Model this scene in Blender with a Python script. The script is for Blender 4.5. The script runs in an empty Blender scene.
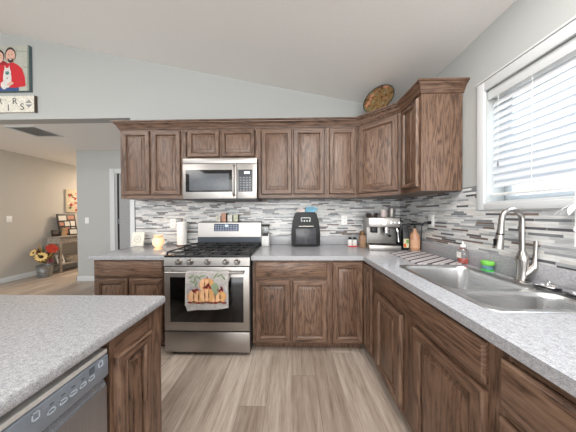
import bpy, bmesh, math, random
from mathutils import Vector, Matrix
random.seed(7)
C = bpy.context.scene.collection
S = bpy.context.scene
PI = math.pi

def lin(c):
    def f(v):
        v = v / 255.0
        return v / 12.92 if v <= .04045 else ((v + .055) / 1.055) ** 2.4
    return (f(c[0]), f(c[1]), f(c[2]), 1.0)

# ------------------------------------------------------------------ camera
H = 1.269
yaw, pitch, roll = 0.021, -0.009, -0.004
cy_, sy_, cp_, sp_, cr_, sr_ = math.cos(yaw), math.sin(yaw), math.cos(pitch), math.sin(pitch), math.cos(roll), math.sin(roll)
r0 = Vector((cy_, sy_, 0)); F0 = Vector((-sy_, cy_, 0)); Z0 = Vector((0, 0, 1))
fw = cp_ * F0 + sp_ * Z0; u0 = -sp_ * F0 + cp_ * Z0
right = cr_ * r0 + sr_ * u0; up = -sr_ * r0 + cr_ * u0
cam = bpy.data.cameras.new('camera'); camo = bpy.data.objects.new('camera', cam); C.objects.link(camo)
M = Matrix((right, up, -fw)).transposed().to_4x4(); M.translation = Vector((0, 0, H))
camo.matrix_world = M
cam.sensor_width = 36; cam.lens = 186.437 / 576 * 36; cam.clip_start = .02
S.camera = camo
S.view_settings.view_transform = 'Standard'; S.view_settings.look = 'None'
S.view_settings.gamma = 1; S.view_settings.use_curve_mapping = False
S.view_settings.exposure = 0.50

# ------------------------------------------------------------------ world and lights
w = bpy.data.worlds.new('sky'); S.world = w; w.use_nodes = True
bg = w.node_tree.nodes['Background']; bg.inputs[0].default_value = (0.94, 0.97, 1.0, 1); bg.inputs[1].default_value = 1.9

def area(name, loc, target, sx, sy, power, col, spread=180):
    l = bpy.data.lights.new(name, 'AREA'); l.shape = 'RECTANGLE'; l.size = sx; l.size_y = sy; l.energy = power; l.color = col
    l.spread = math.radians(spread)
    o = bpy.data.objects.new(name, l); C.objects.link(o); o.location = loc
    d = Vector(target) - Vector(loc); o.rotation_euler = d.to_track_quat('-Z', 'Y').to_euler()
    return o
area('daylight_kitchen_window', (2.7, .70, 3.0), (1.1, .72, 1.45), 1.6, 1.0, 75, (0.66, 0.82, 1.0))
area('daylight_rear_door', (-.4, -3.8, 1.6), (-.3, 2.0, 1.5), 4.2, 2.5, 95, (1.0, 0.99, 0.96))  # added fill from behind the camera; no door is known there
area('kitchen_ceiling_fixture', (.50, .25, 2.62), (.50, .25, 0), 1.2, 1.3, 38, (1.0, 0.97, 0.94))  # added overhead fill that brightens floor and counters, not a known lamp
area('living_room_ceiling_fixture', (-3.7, -.6, 3.4), (-3.7, -.6, 0), 1.6, 1.6, 45, (1.0, 0.98, 0.96))  # added fill for the left side of the room, not a known lamp
area('hall_ceiling_fixture', (-4.6, 5.6, 2.40), (-4.75, 5.5, 0),    .5, .5, 52, (1.0, 0.80, 0.60))

# ------------------------------------------------------------------ node helpers
class NT:
    def __init__(s, name):
        s.m = bpy.data.materials.new(name); s.m.use_nodes = True; s.t = s.m.node_tree
        s.b = s.t.nodes['Principled BSDF']; s.L = s.t.links.new
    def n(s, typ, **kw):
        x = s.t.nodes.new(typ)
        for k, v in kw.items(): setattr(x, k, v)
        return x
    def sock(s, inp, v):
        if hasattr(v, 'is_output'): s.L(v, inp)
        else: inp.default_value = v
    def math(s, op, a, b=0.0, c=0.0):
        x = s.n('ShaderNodeMath', operation=op)
        s.sock(x.inputs[0], a); s.sock(x.inputs[1], b); s.sock(x.inputs[2], c)
        return x.outputs[0]
    def comb(s, x, y, z):
        k = s.n('ShaderNodeCombineXYZ')
        for i, v in enumerate((x, y, z)): s.sock(k.inputs[i], v)
        return k.outputs[0]
    def coord(s):
        c = s.n('ShaderNodeTexCoord'); p = s.n('ShaderNodeSeparateXYZ'); s.L(c.outputs['Object'], p.inputs[0]); return c.outputs['Object'], p.outputs
    def white(s, v):
        x = s.n('ShaderNodeTexWhiteNoise', noise_dimensions='3D'); s.sock(x.inputs['Vector'], v); return x.outputs['Value']
    def noise(s, v, scale, detail=4, rough=.55, dist=0):
        x = s.n('ShaderNodeTexNoise'); s.sock(x.inputs['Vector'], v); x.inputs['Scale'].default_value = scale
        x.inputs['Detail'].default_value = detail; x.inputs['Roughness'].default_value = rough; x.inputs['Distortion'].default_value = dist
        return x.outputs['Fac']
    def ramp(s, f, stops, interp='LINEAR'):
        x = s.n('ShaderNodeValToRGB'); x.color_ramp.interpolation = interp; e = x.color_ramp.elements
        while len(e) < len(stops): e.new(.5)
        for i, (p, c) in enumerate(stops): e[i].position = p; e[i].color = lin(c)
        s.sock(x.inputs[0], f); return x.outputs[0]
    def mix(s, f, a, b, mode='MIX'):
        x = s.n('ShaderNodeMix', data_type='RGBA', blend_type=mode); s.sock(x.inputs[0], f); s.sock(x.inputs[6], a); s.sock(x.inputs[7], b); return x.outputs[2]
    def base(s, c): s.sock(s.b.inputs['Base Color'], c)
    def bump(s, h, st=.2, d=.002):
        x = s.n('ShaderNodeBump'); x.inputs['Strength'].default_value = st; x.inputs['Distance'].default_value = d
        s.L(h, x.inputs['Height']); s.L(x.outputs[0], s.b.inputs['Normal'])

def pbr(name, c, rough=.5, metal=0, trans=0, emit=0, ec=None, coat=0, noise=0, alpha=1, spec=.5):
    k = NT(name); b = k.b
    b.inputs['Specular IOR Level'].default_value = spec
    b.inputs['Roughness'].default_value = rough; b.inputs['Metallic'].default_value = metal
    b.inputs['Transmission Weight'].default_value = trans; b.inputs['Coat Weight'].default_value = coat
    b.inputs['Alpha'].default_value = alpha
    if emit:
        b.inputs['Emission Color'].default_value = lin(ec or c); b.inputs['Emission Strength'].default_value = emit
    co, p = k.coord()
    n = k.noise(co, 35, 3)
    a = 0.04 + noise
    lo = tuple(max(0, v * (1 - a)) for v in c); hi = tuple(min(255, v * (1 + a)) for v in c)
    k.base(k.ramp(n, [(.3, lo), (.7, hi)]))
    return k.m

def oak(axis):
    k = NT('oak_grain_' + axis)
    co, p = k.coord()
    oi = k.n('ShaderNodeObjectInfo'); rnd = oi.outputs['Random']
    off = k.math('MULTIPLY', rnd, 37.0)
    st = {'x': (.10, 1, 1), 'y': (1, .10, 1), 'z': (1, 1, .10)}[axis]
    v = k.comb(k.math('ADD', k.math('MULTIPLY', p[0], st[0]), off), k.math('MULTIPLY', p[1], st[1]), k.math('ADD', k.math('MULTIPLY', p[2], st[2]), off))
    wob = k.noise(v, 9, 3, .5)
    rings = k.math('FRACT', k.math('MULTIPLY', wob, 13.0))
    tri = k.math('ABSOLUTE', k.math('SUBTRACT', rings, .5))
    fine = k.noise(v, 210, 4, .75)
    brd = k.noise(v, 3.0, 2, .5)
    f = k.math('ADD', k.math('MULTIPLY', tri, .55), k.math('ADD', k.math('MULTIPLY', fine, .75), k.math('MULTIPLY', brd, .25)))
    col = k.ramp(f, [(.40, (38, 25, 19)), (.50, (76, 55, 43)), (.60, (104, 79, 63)), (.82, (128, 102, 84))])
    tone = k.ramp(rnd, [(0, (225, 218, 212)), (1, (255, 255, 255))])
    k.base(k.mix(1.0, col, tone, 'MULTIPLY'))
    k.b.inputs['Roughness'].default_value = .42
    k.b.inputs['Coat Weight'].default_value = .15; k.b.inputs['Coat Roughness'].default_value = .3
    k.bump(f, .25, .001)
    return k.m
OX, OY, OZ = oak('x'), oak('y'), oak('z')
WOOD = [OZ, OX, OY]     # slots: vertical, along x, along y

def mosaic():
    k = NT('glass_strip_mosaic'); co, p = k.coord()
    u = k.math('ADD', p[0], p[1]); h = .0155
    zz = k.math('DIVIDE', p[2], h); row = k.math('FLOOR', zz)
    r1 = k.white(k.comb(row, 3.3, 1.1))
    wd = k.math('ADD', k.math('MULTIPLY', r1, .09), .075)
    uu = k.math('ADD', k.math('DIVIDE', u, wd), k.math('MULTIPLY', r1, 71.0))
    cell = k.math('FLOOR', uu)
    rn = k.white(k.comb(cell, row, 0.5))
    col = k.ramp(rn, [(0, (208, 208, 206)), (.20, (190, 191, 191)), (.38, (200, 197, 193)), (.54, (170, 172, 173)), (.66, (146, 149, 151)), (.76, (114, 117, 120)), (.86, (84, 84, 88)), (.94, (112, 98, 92))], 'CONSTANT')
    n = k.noise(k.comb(k.math('MULTIPLY', u, 14), 0.0, k.math('MULTIPLY', p[2], 90)), 1.0, 3)
    col = k.mix(.35, col, k.ramp(n, [(.3, (120, 122, 124)), (.7, (245, 245, 245))]), 'OVERLAY')
    fz = k.math('FRACT', zz); fu = k.math('FRACT', uu)
    g = k.math('MAXIMUM', k.math('LESS_THAN', fz, .09), k.math('LESS_THAN', fu, .012))
    k.base(k.mix(g, col, lin((188, 188, 186))))
    k.b.inputs['Roughness'].default_value = .22
    k.bump(g, -.3, .001)
    return k.m

def planks():
    k = NT('vinyl_plank'); co, p = k.coord(); W, Ln = .178, 1.22
    xx = k.math('DIVIDE', p[0], W); col_i = k.math('FLOOR', xx)
    r1 = k.white(k.comb(col_i, 1.7, 4.2))
    yy = k.math('ADD', k.math('DIVIDE', p[1], Ln), k.math('MULTIPLY', r1, 13.0)); ci = k.math('FLOOR', yy)
    rn = k.white(k.comb(col_i, ci, 2.5))
    v = k.comb(k.math('ADD', p[0], k.math('MULTIPLY', rn, 9.0)), k.math('MULTIPLY', p[1], .07), 0.0)
    g1 = k.noise(v, 28, 5, .65, .4); g2 = k.noise(v, 120, 3, .6)
    f = k.math('ADD', k.math('MULTIPLY', g1, .7), k.math('MULTIPLY', g2, .3))
    c = k.ramp(f, [(.28, (132, 116, 104)), (.46, (186, 171, 159)), (.68, (220, 210, 200))])
    tone = k.ramp(rn, [(0, (198, 192, 186)), (.5, (228, 226, 222)), (1, (255, 253, 250))])
    c = k.mix(1.0, c, tone, 'MULTIPLY')
    seam = k.math('MAXIMUM', k.math('LESS_THAN', k.math('FRACT', xx), .014), k.math('LESS_THAN', k.math('FRACT', yy), .003))
    k.base(k.mix(k.math('MULTIPLY', seam, .6), c, lin((95, 84, 76))))
    k.b.inputs['Roughness'].default_value = .38
    return k.m

def laminate():
    k = NT('speckled_laminate'); co, p = k.coord()
    n = k.noise(co, 95, 4, .8); n2 = k.noise(co, 420, 2, .6)
    c = k.ramp(n, [(.34, (98, 99, 104)), (.44, (152, 153, 158)), (.56, (172, 173, 178)), (.70, (206, 207, 211))])
    c = k.mix(.5, c, k.ramp(n2, [(.40, (118, 118, 122)), (.6, (190, 190, 190))]), 'MIX')
    k.base(c); k.b.inputs['Roughness'].default_value = .20
    return k.m

def brushed(name, c, rough=.3, axis='x'):
    k = NT(name); co, p = k.coord(); st = {'x': (.02, 1, 1), 'y': (1, .02, 1), 'z': (1, 1, .02)}[axis]
    v = k.comb(*[k.math('MULTIPLY', p[i], st[i]) for i in range(3)])
    n = k.noise(v, 400, 3, .6)
    k.base(k.ramp(n, [(.3, tuple(x * .93 for x in c)), (.7, c)]))
    k.b.inputs['Metallic'].default_value = 1
    k.sock(k.b.inputs['Roughness'], k.math('ADD', k.math('MULTIPLY', n, .14), rough - .07))
    return k.m

def paint(name, c, rough=.6):
    k = NT(name); co, p = k.coord(); n = k.noise(co, 90, 4, .6)
    k.base(k.ramp(n, [(.3, tuple(v * .985 for v in c)), (.7, c)])); k.b.inputs['Roughness'].default_value = rough
    k.bump(n, .06, .001)
    return k.m

TILE, FLOOR, LAM = mosaic(), planks(), laminate()
STEEL = brushed('stainless_steel', (176, 172, 168), .38, 'x')
STEELY = brushed('stainless_sink', (220, 220, 220), .29, 'y')
NICKEL = brushed('brushed_nickel', (178, 174, 170), .24, 'z')
WALL = paint('grey_wall_paint', (175, 177, 175)); CEIL = paint('white_ceiling_paint', (240, 238, 235)); TRIM = paint('white_trim_paint', (208, 211, 212), .4)
HALLP = paint('warm_grey_wall_paint', (186, 181, 173))
BLACK = pbr('black_plastic', (20, 20, 22), .35, spec=.3); BLKGL = pbr('black_glass', (6, 6, 8), .10); IRON = pbr('cast_iron', (26, 26, 28), .55)
WHITE = pbr('white_plastic', (232, 232, 230), .4); CHROME = pbr('chrome', (220, 220, 222), .08, 1)
GREYPL = pbr('grey_plastic', (120, 122, 126), .4); DARK = pbr('dark_recess', (30, 26, 24), .8)

# ------------------------------------------------------------------ mesh helpers
class B:
    def __init__(s): s.m = bmesh.new()
    def box(s, x0, x1, y0, y1, z0, z1, bev=0, mi=0, seg=2):
        vs = [s.m.verts.new(p) for p in [(x0,y0,z0),(x1,y0,z0),(x1,y1,z0),(x0,y1,z0),(x0,y0,z1),(x1,y0,z1),(x1,y1,z1),(x0,y1,z1)]]
        fs = [s.m.faces.new([vs[i] for i in q]) for q in [(3,2,1,0),(4,5,6,7),(0,1,5,4),(1,2,6,5),(2,3,7,6),(3,0,4,7)]]
        for f in fs: f.material_index = mi
        if bev:
            ed = list({e for f in fs for e in f.edges})
            r = bmesh.ops.bevel(s.m, geom=ed, offset=bev, segments=seg, profile=.5, affect='EDGES')
            for f in r['faces']: f.material_index = mi
        return s
    def prism(s, pts, plane, a, b, mi=0):
        def P(u, v, t): return {'xy': (u, v, t), 'xz': (u, t, v), 'yz': (t, u, v)}[plane]
        A = [s.m.verts.new(P(u, v, a)) for u, v in pts]; Bv = [s.m.verts.new(P(u, v, b)) for u, v in pts]
        n = len(pts)
        fs = [s.m.faces.new(A), s.m.faces.new(Bv[::-1])] + [s.m.faces.new([A[i], Bv[i], Bv[(i+1)%n], A[(i+1)%n]]) for i in range(n)]
        for f in fs: f.material_index = mi
        return s
    def rings(s, rs, mi=0, cap0=True, cap1=True, close=True):
        vr = [[s.m.verts.new(p) for p in r] for r in rs]; n = len(rs[0])
        for a, b in zip(vr, vr[1:]):
            for i in range(n if close else n - 1):
                f = s.m.faces.new([a[i], a[(i+1)%n], b[(i+1)%n], b[i]]); f.material_index = mi
        if cap0: s.m.faces.new(vr[0][::-1]).material_index = mi
        if cap1: s.m.faces.new(vr[-1]).material_index = mi
        return s
    def lathe(s, prof, c=(0,0,0), seg=20, axis='z', mi=0, cap=True, sx=1, sy=1):
        rs = []
        for r, h in prof:
            ring = []
            for i in range(seg):
                a = 2*PI*i/seg; u, v = r*math.cos(a)*sx, r*math.sin(a)*sy
                p = {'z': (u, v, h), 'y': (u, h, -v), 'x': (h, u, v)}[axis]
                ring.append((c[0]+p[0], c[1]+p[1], c[2]+p[2]))
            rs.append(ring)
        return s.rings(rs, mi, cap, cap)
    def cyl(s, p0, p1, r0, r1=None, seg=14, mi=0):
        return s.tube([p0, p1], [r0, r0 if r1 is None else r1], seg, mi)
    def tube(s, pts, r, seg=10, mi=0):
        pts = [Vector(p) for p in pts]; n = len(pts)
        if not isinstance(r, (list, tuple)): r = [r]*n
        rs = []; t0 = (pts[1]-pts[0]).normalized(); ref = Vector((0,0,1)) if abs(t0.z) < .9 else Vector((1,0,0))
        a = t0.cross(ref).normalized()
        for i, p in enumerate(pts):
            t = (pts[min(i+1,n-1)] - pts[max(i-1,0)]).normalized()
            a = (a - t*a.dot(t)).normalized(); b = t.cross(a)
            rs.append([p + (a*math.cos(2*PI*k/seg) + b*math.sin(2*PI*k/seg))*r[i] for k in range(seg)])
        return s.rings(rs, mi)
    def ball(s, c, r, seg=14, mi=0):
        if not isinstance(r, (list, tuple)): r = (r, r, r)
        m = seg//2; prof = [(math.sin(PI*j/m), -math.cos(PI*j/m)) for j in range(m+1)]
        prof[0] = (.02, -1); prof[-1] = (.02, 1)
        rs = [[(c[0]+r[0]*q*math.cos(2*PI*i/seg), c[1]+r[1]*q*math.sin(2*PI*i/seg), c[2]+r[2]*h) for i in range(seg)] for q, h in prof]
        return s.rings(rs, mi)
    def flat(s, pts, mi=0):
        s.m.faces.new([s.m.verts.new(p) for p in pts]).material_index = mi; return s

def mesh_of(name, b, mats):
    bmesh.ops.recalc_face_normals(b.m, faces=b.m.faces)
    for f in b.m.faces: f.smooth = True
    me = bpy.data.meshes.new(name); b.m.to_mesh(me); b.m.free()
    for m in (mats if isinstance(mats, (list, tuple)) else [mats]): me.materials.append(m)
    me.set_sharp_from_angle(angle=math.radians(35))
    return me
def part(name, b, mats, parent=None, label=None, loc=None, rot=None):
    o = bpy.data.objects.new(name, mesh_of(name, b, mats)); C.objects.link(o)
    if parent: o.parent = parent
    if label: o['label'] = label
    if loc: o.location = loc
    if rot: o.rotation_euler = rot
    return o
def thing(name, label, cat, loc=(0,0,0), rz=0, group=None):
    o = bpy.data.objects.new(name, None); C.objects.link(o); o.location = loc; o.rotation_euler = (0, 0, rz)
    o.empty_display_size = .1; o['label'] = label; o['category'] = cat
    if group: o['group'] = group
    return o
def solo(name, b, mats, label, cat, loc=(0,0,0), rz=0, group=None):
    o = part(name, b, mats, None, label, loc, (0, 0, rz)); o['category'] = cat
    if group: o['group'] = group
    return o
def struct(name, b, mats, parent=None):
    o = part(name, b, mats, parent)
    o['kind'] = 'structure'; return o
def arc(cx, cy, r, a0, a1, n):
    return [(cx + r*math.cos(math.radians(a0+(a1-a0)*i/n)), cy + r*math.sin(math.radians(a0+(a1-a0)*i/n))) for i in range(n+1)]
def rrect(x0, x1, y0, y1, r, n=5):
    return arc(x1-r, y1-r, r, 0, 90, n) + arc(x0+r, y1-r, r, 90, 180, n) + arc(x0+r, y0+r, r, 180, 270, n) + arc(x1-r, y0+r, r, 270, 360, n)

# ------------------------------------------------------------------ dimensions
YW, XW, CT = 2.332, 1.336, .895            # back wall, right wall, counter top
def ceil_z(x): return 2.535 + .2114*(1.336 - x)
XR = -3.70; ZR = ceil_z(XR)

# ------------------------------------------------------------------ structure
struct('floor', B().box(-7.0, 1.5, -4.2, 8.0, -.1, 0), FLOOR)
struct('ground', B().box(1.5, 14, -12, 14, -.35, -.25), pbr('exterior_concrete', (120, 122, 118), .9))  # unseen, added to cut the light reaching the slats from below
b = B().prism([(-2.045, -.0), (1.48, 0), (1.48, ceil_z(1.48)), (-2.045, ceil_z(-2.045))], 'xz', YW, YW+.12)
b.prism([(-7.0, 2.5), (-2.045, 2.5), (-2.045, ceil_z(-2.045)), (XR, ZR), (-7.0, ZR-.2114*3.3)], 'xz', YW, YW+.12)
struct('wall_back', b, WALL)
struct('trim_1', B().box(-2.058, -1.985, YW-.006, YW+.126, 0, 2.2, .002), TRIM)
WY0, WY1, WZ0, WZ1 = .02, 1.312, 1.338, 2.105
b = B()
b.box(XW, XW+.16, WY1, 2.50, 0, 2.66); b.box(XW, XW+.16, -4.2, WY0, 0, 2.66)
b.box(XW, XW+.16, WY0, WY1, 0, WZ0); b.box(XW, XW+.16, WY0, WY1, WZ1, 2.66)
struct('wall_right', b, WALL)
b = B()
b.prism([(1.5, ceil_z(1.5)), (XR, ZR), (XR, ZR+.1), (1.5, ceil_z(1.5)+.1)], 'xz', -4.2, YW+.1)
b.prism([(XR, ZR), (-7.0, ZR-.2114*3.3), (-7.0, ZR-.2114*3.3+.1), (XR, ZR+.1)], 'xz', -4.2, YW+.1)
b.box(-7.0, 1.5, YW+.12, 8.0, 2.5, 2.6)
struct('ceiling', b, CEIL)
struct('wall_side', B().box(-7.12, -7.0, -4.2, YW+.12, 0, 3.2), WALL)  # unseen, added to keep sky light from the left off the right cabinets
struct('wall_left', B().box(-5.54, -5.42, YW+.12, 8.0, 0, 2.5), HALLP)
struct('wall_hall', B().box(-4.13, 1.5, 3.5, 3.62, 0, 2.5).box(-4.13, -4.03, 3.62, 7.0, 0, 2.5), WALL)
struct('wall_far', B().box(-5.54, -4.03, 7.0, 7.12, 0, 2.5), HALLP)
struct('baseboard_left', B().box(-5.42, -5.405, YW+.12, 7.0, 0, .10, .003), TRIM)
struct('baseboard_hall', B().box(-4.145, -3.47, 3.485, 3.5, 0, .10, .003).box(-4.145, -4.13, 3.485, 7.0, 0, .10, .003), TRIM)
d = struct('door_1', B().box(-3.47, -3.375, 3.478, 3.5, 0, 2.15, .004).box(-2.40, -2.31, 3.478, 3.5, 0, 2.15, .004).box(-3.374, -2.401, 3.478, 3.5, 2.06, 2.15, .004), TRIM)
part('door_jamb', B().box(-3.372, -3.33, 3.488, 3.4995, 0, 2.06), pbr('grey_jamb_paint', (170, 172, 174)), d)
part('door_gap', B().box(-3.33, -3.29, 3.494, 3.4995, 0, 2.06), DARK, d)  # dark strip: the shade in the gap beside the door, put in as colour
part('door_panel', B().box(-3.29, -2.42, 3.486, 3.4995, 0.01, 2.05, .002).box(-3.17, -2.54, 3.480, 3.487, 1.1, 1.92, .004).box(-3.17, -2.54, 3.480, 3.487, .2, .95, .004), pbr('grey_door_paint', (158, 160, 162)), d)
part('door_hinge', B().cyl((-3.31, 3.484, 1.10), (-3.31, 3.484, 1.19), .012).box(-3.335, -3.285, 3.488, 3.494, 1.10, 1.19), GREYPL, d)

# backsplash
struct('trim_2', B().box(-1.985, XW-.006, YW-.008, YW, .86, 1.452), TILE)
struct('trim_3', B().box(XW-.008, XW, 1.365, YW-.008, .86, 1.468).box(XW-.008, XW, -.8, 1.365, .86, 1.30), TILE)
struct('trim_4', B().box(-1.993, -1.985, YW-.011, YW, .89, 1.452), pbr('tile_edge_metal', (70, 70, 72), .4, .8))

# window
win = struct('window_1', B().box(XW+.125, XW+.155, WY0+.0405, WY1-.0405, WZ0, WZ0+.05, .003).box(XW+.125, XW+.155, WY0+.0405, WY1-.0405, WZ1-.04, WZ1, .003)
     .box(XW+.125, XW+.155, WY0, WY0+.04, WZ0, WZ1, .003).box(XW+.125, XW+.155, WY1-.04, WY1, WZ0, WZ1, .003).box(XW+.12, XW+.155, .64, .69, WZ0+.0505, WZ1-.0405, .003), TRIM)
g = bpy.data.materials.new('window_glass'); g.use_nodes = True; t = g.node_tree; t.nodes.clear()
o_ = t.nodes.new('ShaderNodeOutputMaterial'); tr = t.nodes.new('ShaderNodeBsdfTransparent'); gl = t.nodes.new('ShaderNodeBsdfGlossy'); mx = t.nodes.new('ShaderNodeMixShader')
gl.inputs['Roughness'].default_value = .02; mx.inputs[0].default_value = .07
t.links.new(tr.outputs[0], mx.inputs[1]); t.links.new(gl.outputs[0], mx.inputs[2]); t.links.new(mx.outputs[0], o_.inputs[0])
PANE = g
part('window_pane', B().box(XW+.138, XW+.142, WY0+.02, WY1-.02, WZ0+.02, WZ1-.02), PANE, win)
cw = .05
part('window_casing', B().box(XW-.018, XW-.0005, WY1, WY1+cw, WZ0-cw+.005, WZ1+.065, .004).box(XW-.018, XW-.0005, WY0-cw, WY0, WZ0-cw+.005, WZ1+.065, .004)
     .box(XW-.018, XW-.0005, WY0, WY1, WZ1, WZ1+.065, .004).box(XW-.018, XW-.0005, WY0, WY1, WZ0-cw+.005, WZ0, .004)
     .box(XW-.024, XW-.0005, WY0-cw-.004, WY1+cw+.004, WZ1+.0655, WZ1+.078, .003), TRIM, win)
part('window_sill', B().box(XW-.004, XW+.125, WY0, WY1, WZ0-.001, WZ0+.012, .002), TRIM, win)

# blind
k = NT('blind_slat'); k.base(lin((214, 217, 220))); k.b.inputs['Roughness'].default_value = .5
tl = k.n('ShaderNodeBsdfTranslucent'); tl.inputs[0].default_value = (.92, .95, 1, 1)
ms = k.n('ShaderNodeMixShader'); ms.inputs[0].default_value = .10
k.L(k.b.outputs[0], ms.inputs[1]); k.L(tl.outputs[0], ms.inputs[2]); k.L(ms.outputs[0], k.t.nodes['Material Output'].inputs[0])
SLAT = k.m
bl = thing('window_blind', 'white horizontal slat blind lowered in the window over the sink', 'blind', (XW+.040, .666, WZ0+.013))
def blc(x0, x1, y0, y1, z0, z1, bev=0): return B().box(x0-XW-.04, x1-XW-.04, y0-.666, y1-.666, z0-WZ0-.013, z1-WZ0-.013, bev)
part('valance', blc(XW+.004, XW+.014, WY0+.005, WY1-.005, 2.04, WZ1-.002, .002), TRIM, bl)
part('headrail', blc(XW+.016, XW+.08, WY0+.01, WY1-.01, 2.05, WZ1-.004, .003), WHITE, bl)
b = B(); n = 14; z = 2.012
while z > 1.43:
    th = math.radians(64); hw = .0262
    dx, dz = hw*math.cos(th), hw*math.sin(th); zz = z - WZ0 - .013
    b.prism([(-dx, zz-dz), (-dx*.3, zz-dz*.3+.003), (dx*.3, zz+dz*.3+.003), (dx, zz+dz), (dx, zz+dz+.0025), (dx*.3, zz+dz*.3+.0055), (-dx*.3, zz-dz*.3+.0055), (-dx, zz-dz+.0025)], 'xz', WY0+.012-.666, WY1-.012-.666)
    z -= .0455
part('slats', b, SLAT, bl)
part('bottom_rail', blc(XW+.018, XW+.062, WY0+.012, WY1-.012, 1.388, 1.404, .003), WHITE, bl)
for yy in (.25, 1.08):
    part('ladder_cord', B().cyl((-.027, yy-.666, 1.40-WZ0), (-.027, yy-.666, 2.05-WZ0-.01), .0012, seg=6).cyl((.027, yy-.666, 1.40-WZ0), (.027, yy-.666, 2.05-WZ0-.01), .0012, seg=6), WHITE, bl)
part('tilt_cord', B().cyl((-.034, 1.245-.666, 1.59-WZ0), (-.034, 1.245-.666, 2.04-WZ0), .001, seg=6).cyl((-.034, 1.245-.666, 1.565-WZ0), (-.034, 1.245-.666, 1.60-WZ0), .005, .003, seg=8, mi=1), [WHITE, GREYPL], bl)

# ------------------------------------------------------------------ cabinets
def panel_door(parent, x0, x1, z0, z1, fr=.055, name='door', horiz=False, hmi=1):
    # frame ring mesh and raised panel as sub-part; front at y=-.020
    def ring(i, y): return [(x0+i, y, z0+i), (x1-i, y, z0+i), (x1-i, y, z1-i), (x0+i, y, z1-i)]
    b = B()
    prof = [(0, -.001), (0, -.012), (.003, -.017), (.008, -.021), (fr-.010, -.021), (fr-.006, -.018), (fr-.001, -.006), (fr, -.001)]
    vr = [[b.m.verts.new(p) for p in ring(i, y)] for i, y in prof]
    vr.append(vr[0])
    for a, c in zip(vr, vr[1:]):
        for i in range(4):
            f = b.m.faces.new([a[i], a[(i+1)%4], c[(i+1)%4], c[i]]); f.material_index = hmi if i in (0, 2) else 0
    dr = part(name, b, WOOD, parent)
    b = B(); pr = [(fr-.003, -.003), (fr-.003, -.004), (fr+.005, -.004), (fr+.007, -.007), (fr+.030, -.0145), (fr+.031, -.019), (fr+.034, -.0195)]
    if min(x1-x0, z1-z0) < 2*fr + .09: pr = pr[:3] + [(fr+.007, -.007), (fr+.018, -.0145), (fr+.019, -.019), (fr+.021, -.0195)]
    b.rings([ring(i, y) for i, y in pr], hmi if horiz else 0, True, True)
    part('raised_panel', b, WOOD, dr)
    return dr
def slab_front(parent, x0, x1, z0, z1, name='drawer_front', hmi=1):
    def ring(i, y): return [(x0+i, y, z0+i), (x1-i, y, z0+i), (x1-i, y, z1-i), (x0+i, y, z1-i)]
    return part(name, B().rings([ring(0, -.001), (ring(0, -.010)), ring(.005, -.013), ring(.008, -.018), ring(.013, -.020)], hmi), WOOD, parent)
def cabinet(label, loc, rz, w, h, d, z0, stiles, rails, hollow=False, toe=0, name='base_cabinet', cat='cabinet', group=None, hmi=1, top=True):
    t = thing(name, label, cat, loc, rz, group)
    b = B()
    if hollow:
        b.box(0, .018, .019, d, z0, h); b.box(w-.018, w, .019, d, z0, h); b.box(.018, w-.018, .019, d, z0, z0+.018); b.box(.018, w-.018, d-.01, d, z0+.018, h)
    else: b.box(0, w, .019, d, z0, h)
    part('cabinet_body', b, WOOD, t)
    b = B()
    for a, c in stiles: b.box(a, c, 0, .019, z0, h)
    for a, c, e, f in rails: b.box(a, c, .0003, .0187, e, f, mi=hmi)
    part('face_frame', b, WOOD, t)
    if toe: part('toe_kick', B().box(0, w, .075, .09, 0, z0-.0005), WOOD, t)
    return t

YB = 1.695; TK = .088; UC = CT-.0385      # base face plane
# left base cabinet
t = cabinet('low oak cabinet left of the range with one wide drawer and two doors', (-1.845, YB, 0), 0, .668, UC, .625, TK,
    [(0, .03), (.315, .353), (.638, .668)], [(.03, .638, TK, .115), (.03, .638, .665, .705), (.03, .638, .83, UC)], toe=1)
slab_front(t, .012, .656, .697, .848)
panel_door(t, .022, .327, .105, .683); panel_door(t, .345, .652, .105, .683)
# cabinet right of range
t = cabinet('low oak cabinet right of the range with one wide drawer over two doors', (-.362, YB, 0), 0, .705, UC, .625, TK,
    [(0, .03), (.335, .37), (.675, .705)], [(.03, .675, TK, .115), (.03, .675, .665, .705), (.03, .675, .83, UC)], toe=1)
slab_front(t, .026, .678, .697, .836)
panel_door(t, .026, .347, .108, .674); panel_door(t, .363, .678, .108, .674)
t = cabinet('narrow low oak cabinet in the back run beside the inside corner, single full-height door', (.344, YB, 0), 0, .308, UC, .625, TK,
    [(0, .03), (.288, .308)], [(.03, .288, TK, .115), (.03, .288, .825, UC)], toe=1)
panel_door(t, .019, .292, .106, .836)
# right run (fronts face -x): local x runs towards the camera
XB = .652
t = cabinet('narrow low oak corner cabinet at the far end of the sink run', (XB, YB-.021, 0), -PI/2, .174, UC, .66, TK,
    [(0, .02), (.154, .174)], [(.02, .154, TK, .115), (.02, .154, .83, UC)], toe=1, hmi=1)
panel_door(t, .006, .162, .105, .838, fr=.04)
t = cabinet('low oak sink cabinet with a long false front above two doors', (XB, 1.50, 0), -PI/2, .893, UC, .66, TK,
    [(0, .06), (.385, .515), (.86, .893)], [(.06, .86, TK, .115), (.06, .86, .665, .705), (.06, .86, .83, UC)], hollow=True, toe=1)
slab_front(t, .042, .872, .700, .842, name='false_front')
panel_door(t, .070, .398, .105, .676); panel_door(t, .503, .872, .105, .676)
t = cabinet('low oak cabinet nearest the camera in the sink run, drawer over doors', (XB, .606, 0), -PI/2, .80, UC, .66, TK,
    [(0, .04), (.38, .42), (.76, .80)], [(.04, .76, TK, .115), (.04, .76, .635, .68), (.04, .76, .83, UC)], toe=1)
slab_front(t, .022, .778, .668, .826)
panel_door(t, .022, .392, .105, .645); panel_door(t, .408, .778, .105, .645)

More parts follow.
